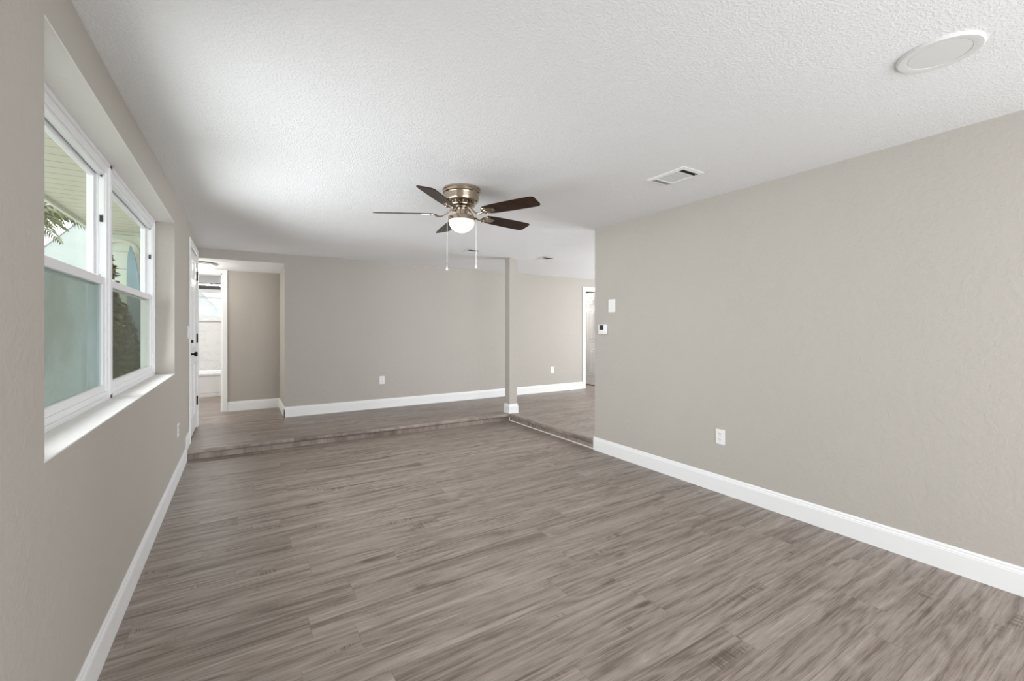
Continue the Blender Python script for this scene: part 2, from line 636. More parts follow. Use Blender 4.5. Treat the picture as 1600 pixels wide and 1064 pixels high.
HDR = 2.308
RD0, RD1, RDT = 6.215, 6.665, 2.195
bm = NB()
add_box(bm, .530, RD0, YB, YB + .12, 0, 2.7)
add_box(bm, RD0, RD1, YB, YB + .12, RDT, 2.7)
add_box(bm, RD1, 8.8, YB, YB + .12, 0, 2.7)
add_box(bm, XO, .530, YB, YB + .12, HDR, 2.7)
struct('wall_back', bm, M['wall'])

bm = NB()
add_box(bm, .530, .65, YB + .12, Y_ALC + .12, 0, 2.7)
struct('wall_hall_right', bm, M['wall'])
BD0, BD1, BDT = -1.05, -.246, 2.215
bm = NB()
add_box(bm, BD1 - .001, .53, Y_ALC, Y_ALC + .12, 0, 2.6)
add_box(bm, BD0, BD1, Y_ALC, Y_ALC + .12, BDT, 2.6)
add_box(bm, -1.55, BD0, Y_ALC, Y_ALC + .12, 0, 2.6)
struct('wall_hall_back', bm, M['wall'])
bm = NB()
add_box(bm, -1.52, -1.40, 7.06, Y_ALC, 0, 2.6)
add_box(bm, -1.52, XO, 7.00, 7.06, 0, 2.6)
struct('wall_hall_left', bm, M['wall'])
bm = NB()
add_prism(bm, [(YB + .002, HDR - .001), (Y_ALC + .05, 2.266), (Y_ALC + .05, 2.6), (YB + .121, 2.6), (YB + .121, HDR + .02), (YB + .002, HDR + .02)], -1.5, .53,
          Matrix(((0, 0, 1, 0), (1, 0, 0, 0), (0, 1, 0, 0), (0, 0, 0, 1))))
struct('ceiling_hall', bm, M['ceiling'])

bm = NB()
add_box(bm, -.8, 8.9, -2.32, -2.2, -.1, 2.8)
struct('wall_rear', bm, M['wall'])
bm = NB()
add_box(bm, 8.7, 8.82, -2.2, 9.0, -.1, 2.8)
struct('wall_far_right', bm, M['wall'])

# little passage beyond the far doorway
bm = NB()
add_box(bm, 5.9, 6.02, YB + .12, 8.9, 0, 2.7)
add_box(bm, 5.9, 8.8, 8.9, 9.02, 0, 2.7)
struct('wall_passage', bm, M['wall'])

# bathroom shell
BW0, BW1, BWZ0, BWZ1 = -1.30, -.16, 1.565, 2.315
bm = NB()
add_box(bm, -1.55, .42, Y_BATH, Y_BATH + .12, 1.53, BWZ0)
add_box(bm, -1.55, .42, Y_BATH, Y_BATH + .12, BWZ1, 2.6)
add_box(bm, -1.55, BW0, Y_BATH, Y_BATH + .12, BWZ0, BWZ1)
add_box(bm, BW1, .42, Y_BATH, Y_BATH + .12, BWZ0, BWZ1)
add_box(bm, .30, .42, Y_ALC + .12, Y_BATH, 0, 2.6)
add_box(bm, -1.55, -1.43, Y_ALC + .12, Y_BATH, 0, 2.6)
struct('wall_bathroom', bm, M['trim'])
bm = NB()
add_box(bm, -1.55, .42, Y_BATH - .0, Y_BATH + .12, 0, 1.53)
struct('wall_bathroom_tiled', bm, M['tile'])
bm = NB()
add_box(bm, -1.55, .42, Y_ALC + .12, Y_BATH + .12, 2.42, 2.6)
struct('ceiling_bathroom', bm, M['ceiling'])

# ceiling: one gently uneven sheet
bm = NB()
xs = [-0.70 + .1 * i for i in range(96)]
ys = [-2.3 + .1 * i for i in range(95)]
ys = [y for y in ys if y < 7.11] + [7.12]
grid = [[bm.verts.new((x, y, ceil_z(x, y))) for y in ys] for x in xs]
for i in range(len(xs) - 1):
    for j in range(len(ys) - 1):
        bm.faces.new((grid[i][j], grid[i][j + 1], grid[i + 1][j + 1], grid[i + 1][j]))
x0, x1, y0, y1 = xs[0], xs[-1], ys[0], ys[-1]
add_box(bm, x0 - .3, x1 + .1, y0, y1, 2.66, 2.8)
struct('ceiling', bm, M['ceiling'], True)
bm = NB()
add_box(bm, .53, 8.9, 7.12, 9.1, 2.55, 2.75)
struct('ceiling_passage', bm, M['ceiling'])

# column at the corner of the step
bm = NB()
add_box(bm, 3.405, 3.535, 5.512, 5.642, STEP, 2.6)
struct('column', bm, M['wall'])
bm = NB()
h = .142
prof = [(0, 0), (.016, 0), (.016, h * .72), (.013, h * .8), (.008, h * .86), (.008, h * .93), (.004, h), (0, h)]
cx0, cx1, cy0, cy1 = 3.405, 3.535, 5.512, 5.642
rings = []
for d_, z_ in prof:
    rings.append([bm.verts.new((x, y, STEP + z_)) for x, y in ((cx0 - d_, cy0 - d_), (cx1 + d_, cy0 - d_), (cx1 + d_, cy1 + d_), (cx0 - d_, cy1 + d_))])
for A, B in zip(rings, rings[1:]):
    for i in range(4):
        bm.faces.new((A[i], A[(i + 1) % 4], B[(i + 1) % 4], B[i]))
struct('trim_4', bm, M['trim'])

# baseboards
hb = .147
BASE = [(0, 0), (.013, 0), (.013, hb * .76), (.0115, hb * .80), (.0115, hb * .83), (.008, hb * .88), (.008, hb * .93), (.004, hb), (0, hb)]
bm = NB()
add_sweep(bm, BASE, (XL, -2.2, 0), (XL, step_y(XL) - .011, 0), (1, 0))
add_sweep(bm, BASE, (XL, step_y(XL) - .001, STEP), (XL, 5.905, STEP), (1, 0))
struct('baseboard_left', bm, M['trim'])
bm = NB()
add_sweep(bm, BASE, (XR, -2.2, 0), (XR, 3.666 + .013, 0), (-1, 0))
add_box(bm, XR - .0, XR + .12, 3.666, 3.679, STEP, hb)
struct('baseboard_right', bm, M['trim'])
bm = NB()
add_sweep(bm, BASE, (.53 - .013, YB, STEP), (6.145, YB, STEP), (0, -1))
struct('baseboard_back', bm, M['trim'])
bm = NB()
add_sweep(bm, BASE, (.53, YB - .013, STEP), (.53, Y_ALC, STEP), (-1, 0))
add_sweep(bm, BASE, (-.178, Y_ALC, STEP), (.53, Y_ALC, STEP), (0, -1))
struct('baseboard_hall', bm, M['trim'])

# hall bathroom doorway casing
bm = NB()
add_box(bm, BD1, BD1 + .068, Y_ALC - .018, Y_ALC, STEP, 2.27, .004)
add_box(bm, BD0 - .068, BD0, Y_ALC - .018, Y_ALC, STEP, 2.27, .004)
add_box(bm, BD0, BD1, Y_ALC - .018, Y_ALC, BDT, 2.27, .004)
add_box(bm, BD1 - .018, BD1, Y_ALC - .002, Y_ALC + .122, STEP, BDT)
add_box(bm, BD0, BD0 + .018, Y_ALC - .002, Y_ALC + .122, STEP, BDT)
add_box(bm, BD0, BD1, Y_ALC - .002, Y_ALC + .122, BDT - .018, BDT)
struct('trim_5', bm, M['trim'])

# window reveal lining: white head, sill and far cheek of the deep opening
bm = NB()
add_box(bm, WIN_X, XL + .001, WIN_Y0, WIN_Y1, HEAD - .004, HEAD + .001)
struct('trim_6', bm, M['reveal'])
bm = NB()
add_box(bm, WIN_X, XL + .001, WIN_Y0 - .001, WIN_Y1 + .001, SILL - .001, SILL + .004)
struct('trim_7', bm, M['reveal'])

# ------------------------------------------------------------------ windows of the left wall (two double-hung units side by side)
def double_hung(name, y0, y1, z0, z1, screen, low):
    """frame plane at WIN_X, glass looks out towards -X; local origin at the lower near corner"""
    w, hgt = y1 - y0, z1 - z0
    root = setting(name, (WIN_X, y0, z0))
    f = .062
    bm = NB()
    for yy in (0, w - f):
        add_box(bm, -.085, -.004, yy, yy + f, 0, hgt, .003)
        yi = yy + f - .012 if yy == 0 else yy - .004
        add_box(bm, -.045, -.036, yi, yi + .016, f, hgt - f)          # parting stop
    add_box(bm, -.085, -.004, f, w - f, 0, f * .8, .003)
    add_box(bm, -.085, -.004, f, w - f, hgt - f, hgt, .003)
    # raised inner bead all round
    for (ya, yb, za, zb) in ((0.0, .022, 0, hgt), (w - .022, w, 0, hgt), (0, w, 0, .022), (0, w, hgt - .022, hgt)):
        add_box(bm, -.006, .004, ya, yb, za, zb, .002)
    # stepped head bead
    add_box(bm, -.040, -.010, f, w - f, hgt - f - .014, hgt - f + .002, .003)
    obj('frame', bm, M['vinyl'], root)
    zm = 1.628 - z0

    def sash(label, xa, xb, za, zb, st, rail_b, rail_t, pane_mat):
        bm = NB()
        ya, yb = f - .006, w - f + .006
        add_box(bm, xa, xb, ya, ya + st, za, zb, .004)
        add_box(bm, xa, xb, yb - st, yb, za, zb, .004)
        add_box(bm, xa, xb, ya + st - .004, yb - st + .004, za, za + rail_b, .004)
        add_box(bm, xa, xb, ya + st - .004, yb - st + .004, zb - rail_t, zb, .004)
        s = obj(label, bm, M['vinyl'], root)
        bm = NB()
        xm = (xa + xb) / 2
        add_box(bm, xm - .003, xm + .003, ya + st - .006, yb - st + .006, za + rail_b - .006, zb - rail_t + .006)
        obj('pane', bm, pane_mat, s)
        return s
    up = sash('upper_sash', -.074, -.050, zm - .02, hgt - f + .004, .034, .036, .034, M['glass'])
    lo = sash('lower_sash', -.036, -.010, f * .8 - .004, zm + .023, .050, .040, .042, low)
    # sash lock and tilt latches on the meeting rail
    bm = NB()
    for yy in (.16, w - .16):
        add_box(bm, -.032, -.012, yy - .022, yy + .022, zm + .022, zm + .032, .003)
    obj('latch', bm, M['plastic'], lo)
    # jamb liner covers above the meeting rail
    bm = NB()
    for yy in (f - .004, w - f - .010):
        add_box(bm, -.036, -.012, yy, yy + .014, hgt - f - .23, hgt - f - .03, .002)
    obj('balance_cover', bm, M['plastic'], root)
    bm = NB()
    for yy in (f - .003, w - f - .009):
        add_box(bm, -.030, -.018, yy - .0012, yy + .0132, hgt - f - .27, hgt - f - .235)
        add_box(bm, -.027, -.021, yy - .0012, yy + .0152, hgt - f - .024, hgt - f - .016)
    obj('balance_shoe', bm, M['slot'], root)
    bm = NB()
    add_box(bm, -.0835, -.0815, f - .004, w - f + .004, f * .8 - .004, zm)
    obj('insect_screen', bm, screen, root)
    return root


YM = 3.245
double_hung('window_1', WIN_Y0 + .002, YM, SILL + .004, HEAD - .004, M['mesh'], M['glass_dusty'])
double_hung('window_2', YM, WIN_Y1 - .002, SILL + .004, HEAD - .004, M['mesh_dark'], M['glass_low'])


# ------------------------------------------------------------------ doors
def panel_door(root, w, hgt, th, mat, knob_side, knob_mat, deadbolt, hinge_side=True, knob_z=.97, arch=False):
    """local: slab spans x 0..w, thickness y -th..0 (room face at y=-th... looks to -Y), z 0..hgt"""
    bm = NB()
    add_box(bm, 0, w, -th, 0, 0, hgt, .002)
    obj('slab', bm, mat, root)
    st = w * .135
    mid = w * .12
    pw = (w - 2 * st - mid) / 2
    rows = [(.10 * hgt, .385 * hgt), (.475 * hgt, .80 * hgt), (.85 * hgt, .945 * hgt)]
    for za, zb in rows:
        for xa in (st, st + pw + mid):
            bm = NB()
            for yy, sgn in ((-th, -1), (0, 1)):
                # moulded ring and raised field
                r0 = [(xa, za), (xa + pw, za), (xa + pw, zb), (xa, zb)]
                rings = []
                for ins, dep in ((0, 0.0005), (.008, .008), (.016, .003), (.026, .002), (.05, .010)):
                    rings.append([bm.verts.new((xa + ins if k in (0, 3) else xa + pw - ins, yy + sgn * dep, za + ins if k in (0, 1) else zb - ins)) for k in range(4)])
                for A, B in zip(rings, rings[1:]):
                    for k in range(4):
                        bm.faces.new((A[k], A[(k + 1) % 4], B[(k + 1) % 4], B[k]))
                bm.faces.new(rings[-1])
            obj('panel', bm, mat, root)
    kx = .07 if knob_side == 0 else w - .07
    Rk = Matrix.Translation((kx, -th, knob_z)) @ Matrix.Rotation(PI / 2, 4, 'X')
    bm = NB()
    add_lathe(bm, [(0, 0), (.032, 0), (.032, .006), (.026, .010), (.012, .014), (.011, .034), (.020, .040), (.028, .050), (.028, .060), (.020, .069), (0, .071)], 24, M=Rk)
    obj('knob', bm, knob_mat, root, True)
    if deadbolt:
        bm = NB()
        Rd = Matrix.Translation((kx, -th, knob_z + .145)) @ Matrix.Rotation(PI / 2, 4, 'X')
        add_lathe(bm, [(0, 0), (.030, 0), (.030, .006), (.024, .012), (0, .013)], 24, M=Rd)
        add_box(bm, kx - .006, kx + .006, -th - .032, -th - .010, knob_z + .145 - .018, knob_z + .145 + .018, .003)
        obj('deadbolt', bm, knob_mat, root, True)
    if hinge_side:
        hx = w + .004 if knob_side == 0 else -.004
        for z in (.335, 1.134, 1.932):
            bm = NB()
            add_tube(bm, [(hx, -th - .008, z - .055), (hx, -th - .008, z + .055)], .0085, 10)
            add_lathe(bm, [(0, z + .055), (.006, z + .055), (.0075, z + .060), (0, z + .066)], 10, (hx, -th - .008, 0))
            add_box(bm, hx - .022, hx + .018, -th - .0035, -th + .001, z - .055, z + .055)
            obj('hinge', bm, M['black'], root, True)


# entry door in the left wall: local -Y faces the room (+X)
d1 = setting('door_1', (XL - .045, DOOR_Y0 + .006, STEP + .012), PI / 2)
panel_door(d1, DOOR_Y1 - DOOR_Y0 - .012, DOOR_TOP - STEP - .02, .045, M['door'], 0, M['black'], True)
bm = NB()
W_ = DOOR_Y1 - DOOR_Y0
cas = .078
add_box(bm, -cas - .006, -.010, -.062, -.045, -.012, DOOR_TOP - STEP + cas - .012, .004)
add_box(bm, W_ + .002, W_ + cas + .010, -.062, -.045, -.012, DOOR_TOP - STEP + cas - .012, .004)
add_box(bm, -.012, W_ + .004, -.062, -.045, DOOR_TOP - STEP - .006, DOOR_TOP - STEP + cas - .012, .004)
add_box(bm, -.024, -.007, -.046, .12, -.012, DOOR_TOP - STEP)
add_box(bm, W_ - .004, W_ + .012, -.046, .12, -.012, DOOR_TOP - STEP)
add_box(bm, -.02, W_ + .01, -.046, .12, DOOR_TOP - STEP - .006, DOOR_TOP - STEP + .008)
obj('casing', bm, M['trim'], d1)
bm = NB()
add_box(bm, -.006, W_ - .006, -.043, .10, -.012, -.003)  # black strip filling the gap under the slab
obj('gap_strip', bm, M['black'], d1)

# far passage door, standing open
d2 = setting('door_2', (6.630, YB + .075, STEP + .020), PI / 2 - .10)
panel_door(d2, .70, 2.055, .035, M['door'], 1, M['black'], False, True, .96)
bm = NB()
c2 = .072
add_box(bm, RD0 - c2 - .0, RD0, YB - .018, YB, STEP, RDT + c2, .004)
add_box(bm, RD1, RD1 + c2, YB - .018, YB, STEP, RDT + c2, .004)
add_box(bm, RD0, RD1, YB - .018, YB, RDT, RDT + c2, .004)
add_box(bm, RD0, RD0 + .016, YB - .002, YB + .122, STEP, RDT)
add_box(bm, RD1 - .016, RD1, YB - .002, YB + .122, STEP, RDT)
add_box(bm, RD0, RD1, YB - .002, YB + .122, RDT - .016, RDT)
struct('trim_8', bm, M['trim'])

# bathroom window: white frame, dark upper light under the outside eave, frosted bright lower light
w3 = setting('window_3', (BW0, Y_BATH, BWZ0))
bm = NB()
ww, wh = BW1 - BW0, BWZ1 - BWZ0
add_box(bm, 0, .05, -.01, .09, 0, wh, .003)
add_box(bm, ww - .05, ww, -.01, .09, 0, wh, .003)
add_box(bm, .05, ww - .05, -.01, .09, 0, .05, .003)
add_box(bm, .05, ww - .05, -.01, .09, wh - .02, wh, .003)
add_box(bm, .05, ww - .05, .02, .08, wh - .20, wh - .145, .003)
add_box(bm, .05, ww - .05, .0, .06, wh - .335, wh - .300, .003)
obj('frame', bm, M['vinyl'], w3)
bm = NB()
add_box(bm, .04, ww - .04, .045, .051, wh - .15, wh - .015)
obj('pane', bm, M['glass'], w3)
bm = NB()
add_box(bm, .04, ww - .04, .030, .036, .04, wh - .19)
obj('pane', bm, M['frost'], w3)
bm = NB()
add_box(bm, -.03, ww + .03, -.045, .0, -.035, 0, .005)
obj('sill', bm, M['trim'], w3)

# ------------------------------------------------------------------ outside
bm = NB()
add_box(bm, -30, -.72, -6, 40, -.25, -.12)
struct('ground', bm, M['grass'])
bm = NB()
add_box(bm, -1.47, -.70, -3, 7.0, 2.55, 2.59)
s_ = struct('roof_soffit', bm, M['soffit'])
bm = NB()
add_box(bm, -1.50, -1.465, -3, 7.3, 2.515, 2.70, .004)
struct('roof_fascia', bm, M['fascia'])
bm = NB()
add_prism(bm, [(-1.52, 2.70), (-1.52, 2.74), (-.6, 3.0), (-.6, 2.80)], -3, 7.3, Matrix(((1, 0, 0, 0), (0, 0, 1, 0), (0, 1, 0, 0), (0, 0, 0, 1))))
struct('roof_slope', bm, M['roof'])
# outside face of the hall wing, with an arched opening trim
bm = NB()
add_box(bm, -1.52, -.70, 6.985, 7.0, -.12, 2.55)
struct('wall_wing', bm, M['siding'])
bm = NB()
R_, t_ = .185, .035
cxa, cza = -1.245, 2.29
n = 20
prev = None
for i in range(n + 1):
    a = PI * i / n
    ring = []
    for rr, yy in ((R_, 6.985), (R_ - t_, 6.985), (R_ - t_, 6.955), (R_, 6.955)):
        ring.append(bm.verts.new((cxa + rr * math.cos(a), yy, cza + rr * .9 * math.sin(a))))
    if prev:
        for k in range(4):
            bm.faces.new((prev[k], prev[(k + 1) % 4], ring[(k + 1) % 4], ring[k]))
    else:
        bm.faces.new(ring)
    prev = ring
bm.faces.new(prev)
for s in (-1, 1):
    add_box(bm, cxa + s * (R_ - t_ / 2) - t_ / 2, cxa + s * (R_ - t_ / 2) + t_ / 2, 6.955, 6.985, -.12, cza)
struct('trim_9', bm, M['fascia'])

# neighbour's gabled building
nb = thing('neighbour_building', 'pale teal gabled building seen through the nearer window, below the palm', 'building', (-2.75, 14.0, -.12))
XZ = Matrix(((1, 0, 0, 0), (0, 0, 1, 0), (0, 1, 0, 0), (0, 0, 0, 1)))
bm = NB()
pk = [(-2.15, 0), (2.15, 0), (2.15, 2.09), (0, 4.54), (-2.15, 2.09)]
add_prism(bm, pk, 0, 3.0, XZ)
obj('wall', bm, M['teal'], nb)
bm = NB()
add_prism(bm, [(0, 4.545), (-2.25, 1.985), (-2.25, 2.02), (0, 4.58), (2.25, 2.02), (2.25, 1.985)], -.02, 3.1, XZ)
obj('roof', bm, M['roof'], nb)

# palm
pt = thing('palm_tree', 'palm tree with drooping feathery fronds against white sky outside nearer window', 'tree', (-3.35, 8.55, -.12))
bm = NB()
add_tube(bm, [(0.0, 0, 0), (.03, .01, .8), (.0, .02, 1.7), (.03, 0, 2.55), (.02, 0, 3.1)], [.17, .14, .13, .12, .10], 12)
obj('trunk', bm, M['bark'], pt)
for k in range(13):
    az = 2 * PI * k / 13 + random.uniform(-.12, .12) + .02
    ln = random.uniform(1.35, 1.7) if k else 1.5
    rise = random.uniform(.05, .75) if k else .16
    bm = NB()
    pts = []
    for i in range(15):
        t = i / 14
        pts.append(Vector((math.cos(az) * ln * t, math.sin(az) * ln * t, 3.02 + rise * math.sin(t * 2.0) - (.55 if k else .12) * t * t)))
    add_tube(bm, pts, [.014 * (1 - .8 * i / 14) for i in range(15)], 5)
    side = Vector((-math.sin(az), math.cos(az), 0))
    for i in range(1, 52):
        t = i / 52
        q = t * 14
        i0 = int(q)
        p = pts[i0].lerp(pts[min(i0 + 1, 14)], q - i0)
        fwd = (pts[min(i0 + 1, 14)] - pts[i0]).normalized()
        for s in (-1, 1):
            L_ = .42 * math.sin(PI * (.12 + .85 * t)) * random.uniform(.8, 1.1)
            d1_ = (side * s * .8 + fwd * .7 + Vector((0, 0, random.uniform(-.05, .25)))).normalized()
            p1 = p + d1_ * L_ * .5
            p2 = p + d1_ * L_ * .9 + Vector((0, 0, -L_ * random.uniform(.25, .5)))
            wv = Vector((0, 0, .014)) + fwd * .016
            v = [bm.verts.new(z) for z in (p - wv, p1 - wv, p2, p1 + wv, p + wv)]
            bm.faces.new(v)
    obj('frond', bm, M['palm'], pt)

# shrub, board and bin beside the wing wall
sh = thing('shrub', 'dark olive leafy shrub outside lower pane of the farther window', 'shrub', (-1.18, 6.30, -.12))
bm = NB()
for i in range(5200):
    u, v_, r_ = random.random() * 2 * PI, math.acos(random.uniform(-1, 1)), random.random() ** .4
    if i % 6 == 0:      # a taller shoot on its outer side
        c = Vector((-.035 + .075 * r_ * math.sin(v_) * math.cos(u), .09 * r_ * math.sin(v_) * math.sin(u), 1.75 + .58 * r_ * math.cos(v_)))
    else:
        c = Vector((.24 * r_ * math.sin(v_) * math.cos(u), .30 * r_ * math.sin(v_) * math.sin(u), .93 + .90 * r_ * math.cos(v_)))
    e1 = Vector((random.gauss(0, 1), random.gauss(0, 1), random.gauss(0, 1))).normalized()
    e2 = e1.cross(Vector((random.gauss(0, 1), random.gauss(0, 1), random.gauss(0, 1)))).normalized()
    L_ = random.uniform(.03, .055)
    bm.faces.new([bm.verts.new(z) for z in (c - e1 * L_, c + e2 * L_ * .4, c + e1 * L_, c - e2 * L_ * .4)])
obj('foliage', bm, M['hedge'], sh)
bm = NB()
add_tube(bm, [(0, 0, 0), (.02, .01, .5), (-.02, .02, 1.2)], [.03, .025, .012], 8)
obj('stem', bm, M['bark'], sh)

bd = thing('board', 'tall blue pointed board leaning outside the farther window', 'board', (-.975, 6.72, -.12), 0)
bm = NB()
outl = []
for i in range(25):
    t = i / 24
    outl.append((.080 * (math.sin(PI * min(1, .06 + .94 * t)) ** .55) * (1 if t < 1 else 0) + .004, 2.5 * t))
poly = [(x, z) for x, z in outl] + [(-x, z) for x, z in reversed(outl)]
add_prism(bm, poly, 0, .05, Matrix.Rotation(math.radians(-3.6), 4, 'Y') @ Matrix.Rotation(math.radians(-3.2), 4, 'X') @ XZ)
obj('hull', bm, M['board'], bd)

# deep eave outside the bathroom window
bm = NB()
add_box(bm, -1.6, .8, Y_BATH + .14, Y_BATH + 1.0, 2.165, 2.5)
struct('roof_eave', bm, M['eave'])

# ------------------------------------------------------------------ bathtub
tb = thing('bathtub', 'white built-in bathtub below the bathroom window', 'bathtub', (-.75, Y_TUB, STEP))
tw, td, tz = 2.06, Y_BATH - Y_TUB, .445
bm = NB()
sx0, sx1 = -.675, 1.045


def rrect(x0, x1, y0, y1, r, z, n=6):
    out = []
    for cx, cy, a0 in ((x1 - r, y1 - r, 0), (x0 + r, y1 - r, PI / 2), (x0 + r, y0 + r, PI), (x1 - r, y0 + r, 1.5 * PI)):
        for i in range(n + 1):
            a = a0 + PI / 2 * i / n
            out.append((cx + r * math.cos(a), cy + r * math.sin(a), z))
    return out


loops = [rrect(sx0, sx1, .012, td - .002, .01, .075), rrect(sx0, sx1, .012, td - .002, .01, tz - .055), rrect(sx0, sx1, 0, td - .002, .012, tz - .045),
         rrect(sx0, sx1, 0, td - .002, .015, tz - .01), rrect(sx0 + .008, sx1 - .008, .008, td - .01, .02, tz),
         rrect(sx0 + .07, sx1 - .07, .07, td - .07, .12, tz), rrect(sx0 + .085, sx1 - .085, .085, td - .085, .13, tz - .02),
         rrect(sx0 + .16, sx1 - .16, .13, td - .13, .16, .12)]
prev = None
for lp in loops:
    cur = [bm.verts.new(p) for p in lp]
    if prev:
        for i in range(len(cur)):
            j = (i + 1) % len(cur)
            bm.faces.new((prev[i], prev[j], cur[j], cur[i]))
    prev = cur
bm.faces.new(prev)
obj('basin', bm, M['tub'], tb, True)
bm = NB()
add_box(bm, sx0, sx1, -.012, .06, 0, .068, .004)
obj('base_strip', bm, M['trim'], tb)

# ------------------------------------------------------------------ ceiling fan
FX, FY = 1.505, 3.17
FZ = ceil_z(FX, FY)
fan = thing('ceiling_fan', 'flush-mount ceiling fan with five dark wood blades and a lit glass bowl', 'ceiling fan', (FX, FY, FZ))


def rot_ang(a):
    return Matrix.Rotation(a, 4, 'Z')


bm = NB()
add_lathe(bm, [(0, .0), (.149, .0), (.152, -.004), (.152, -.016), (.147, -.020), (.147, -.027), (.150, -.031), (.150, -.037), (.141, -.043), (.139, -.050),
               (.138, -.085), (.134, -.100), (.124, -.108), (.100, -.110), (0, -.110)], 64)
obj('canopy', bm, M['brass'], fan, True)
bm = NB()
add_lathe(bm, [(0, -.108), (.098, -.108), (.098, -.124), (.090, -.128), (0, -.128)], 48)
obj('motor_vent', bm, M['brass_dark'], fan, True)
for k in range(20):
    bm = NB()
    add_box(bm, .0965, .102, -.004, .004, -.125, -.109, .001, 1, rot_ang(2 * PI * k / 20))
    obj('vent_rib', bm, M['brass'], fan)
bm = NB()
add_lathe(bm, [(0, -.126), (.100, -.126), (.106, -.131), (.104, -.138), (.088, -.144), (.078, -.150), (.076, -.156), (.058, -.160), (.056, -.166), (0, -.166)], 56)
obj('motor_flange', bm, M['brass'], fan, True)
bm = NB()
add_lathe(bm, [(0, -.164), (.048, -.164), (.047, -.205), (.052, -.212), (0, -.212)], 40)
obj('switch_housing', bm, M['brass'], fan, True)
bm = NB()
add_lathe(bm, [(0, -.208), (.060, -.210), (.096, -.218), (.108, -.224), (.109, -.250), (.106, -.254), (0, -.254)], 56)
obj('light_collar', bm, M['brass'], fan, True)
bm = NB()
prof = [(0.0, -.252), (.104, -.252)]
for i in range(1, 13):
    a = PI / 2 * i / 12
    prof.append((.104 * math.cos(a) if i < 12 else 0.0, -.254 - .095 * math.sin(a)))
add_lathe(bm, prof, 48)
obj('glass_bowl', bm, M['dome'], fan, True)
for k in range(3):
    a = math.radians(200 + 120 * k)
    bm = NB()
    Mk = rot_ang(a) @ Matrix.Translation((.108, 0, -.240)) @ Matrix.Rotation(PI / 2, 4, 'Y')
    add_lathe(bm, [(0, 0), (.004, 0), (.004, .008), (.007, .010), (.007, .016), (0, .018)], 12, M=Mk)
    obj('thumb_screw', bm, M['brass_dark'], fan, True)

BZ = -.200
for k in range(5):
    a = math.radians(-64 + 72 * k)
    R = rot_ang(a)
    tilt = Matrix.Translation((0, 0, BZ)) @ Matrix.Rotation(math.radians(-13.5), 4, 'X')
    # blade outline
    bm = NB()
    up = [(.225, .040), (.232, .052), (.30, .062), (.45, .068), (.60, .070), (.665, .069), (.685, .060), (.692, .045)]
    poly = up + [(x, -y) for x, y in reversed(up)]
    add_prism(bm, poly, -.003, .003, R @ tilt)
    obj('blade', bm, M['blade'], fan)
    # cast iron holder: swan-neck arm and scrolled plate under the blade
    bm = NB()
    arm = []
    for i in range(13):
        t = i / 12
        x = .060 + .150 * t
        z = -.150 + (BZ - .012 + .150) * smooth01(0, .85, t) - .016 * math.sin(PI * t)
        arm.append((x, 0, z))
    add_tube(bm, arm, [.011 - .003 * math.sin(PI * i / 12) for i in range(13)], 10, .7)
    bmesh.ops.transform(bm, matrix=R, verts=bm.verts[:])
    pl = NB()
    plate = [(.195, .010), (.205, .030), (.225, .044), (.250, .046), (.268, .034), (.300, .030), (.318, .018), (.322, 0)]
    add_prism(pl, plate + [(x, -y) for x, y in reversed(plate[:-1])], -.0075, -.0032)
    for s in (-1, 1):
        add_tube(pl, [(.232 + .020 * math.cos(q * PI / 8), s * .026 + .016 * math.sin(q * PI / 8), -.009) for q in range(17)], .0035, 6)
    for px_, py_ in ((.245, .034), (.245, -.034), (.300, 0)):
        add_lathe(pl, [(0, -.0115), (.005, -.0105), (.006, -.0075), (0, -.0075)], 10, (px_, py_, 0))
    bmesh.ops.transform(pl, matrix=R @ tilt, verts=pl.verts[:])
    tmp = bpy.data.meshes.new('tmp')
    pl.to_mesh(tmp)
    pl.free()
    bm.from_mesh(tmp)
    bpy.data.meshes.remove(tmp)
    obj('blade_iron', bm, M['brass'], fan, True)

for s, zend in ((-1, -.625), (1, -.610)):
    ca, sa = math.cos(YAW), math.sin(YAW)
    x, y = s * .117 * ca, -s * .117 * sa
    root = NB()
    add_tube(root, [(x * .45, y * .45, -.190), (x * .85, y * .85, -.188), (x * .98, y * .98, -.196), (x, y, -.215)], .0028, 6)
    add_tube(root, [(x, y, -.212), (x, y, zend)], .0022, 6)
    c = obj('pull_chain', root, M['chain'], fan, True)
    root = NB()
    add_lathe(root, [(0, zend + .012), (.003, zend + .010), (.005, zend - .002), (.0095, zend - .012), (.0095, zend - .020), (.005, zend - .027), (0, zend - .028)], 14, (x, y, 0))
    obj('pull_knob', root, M['chain'], c, True)

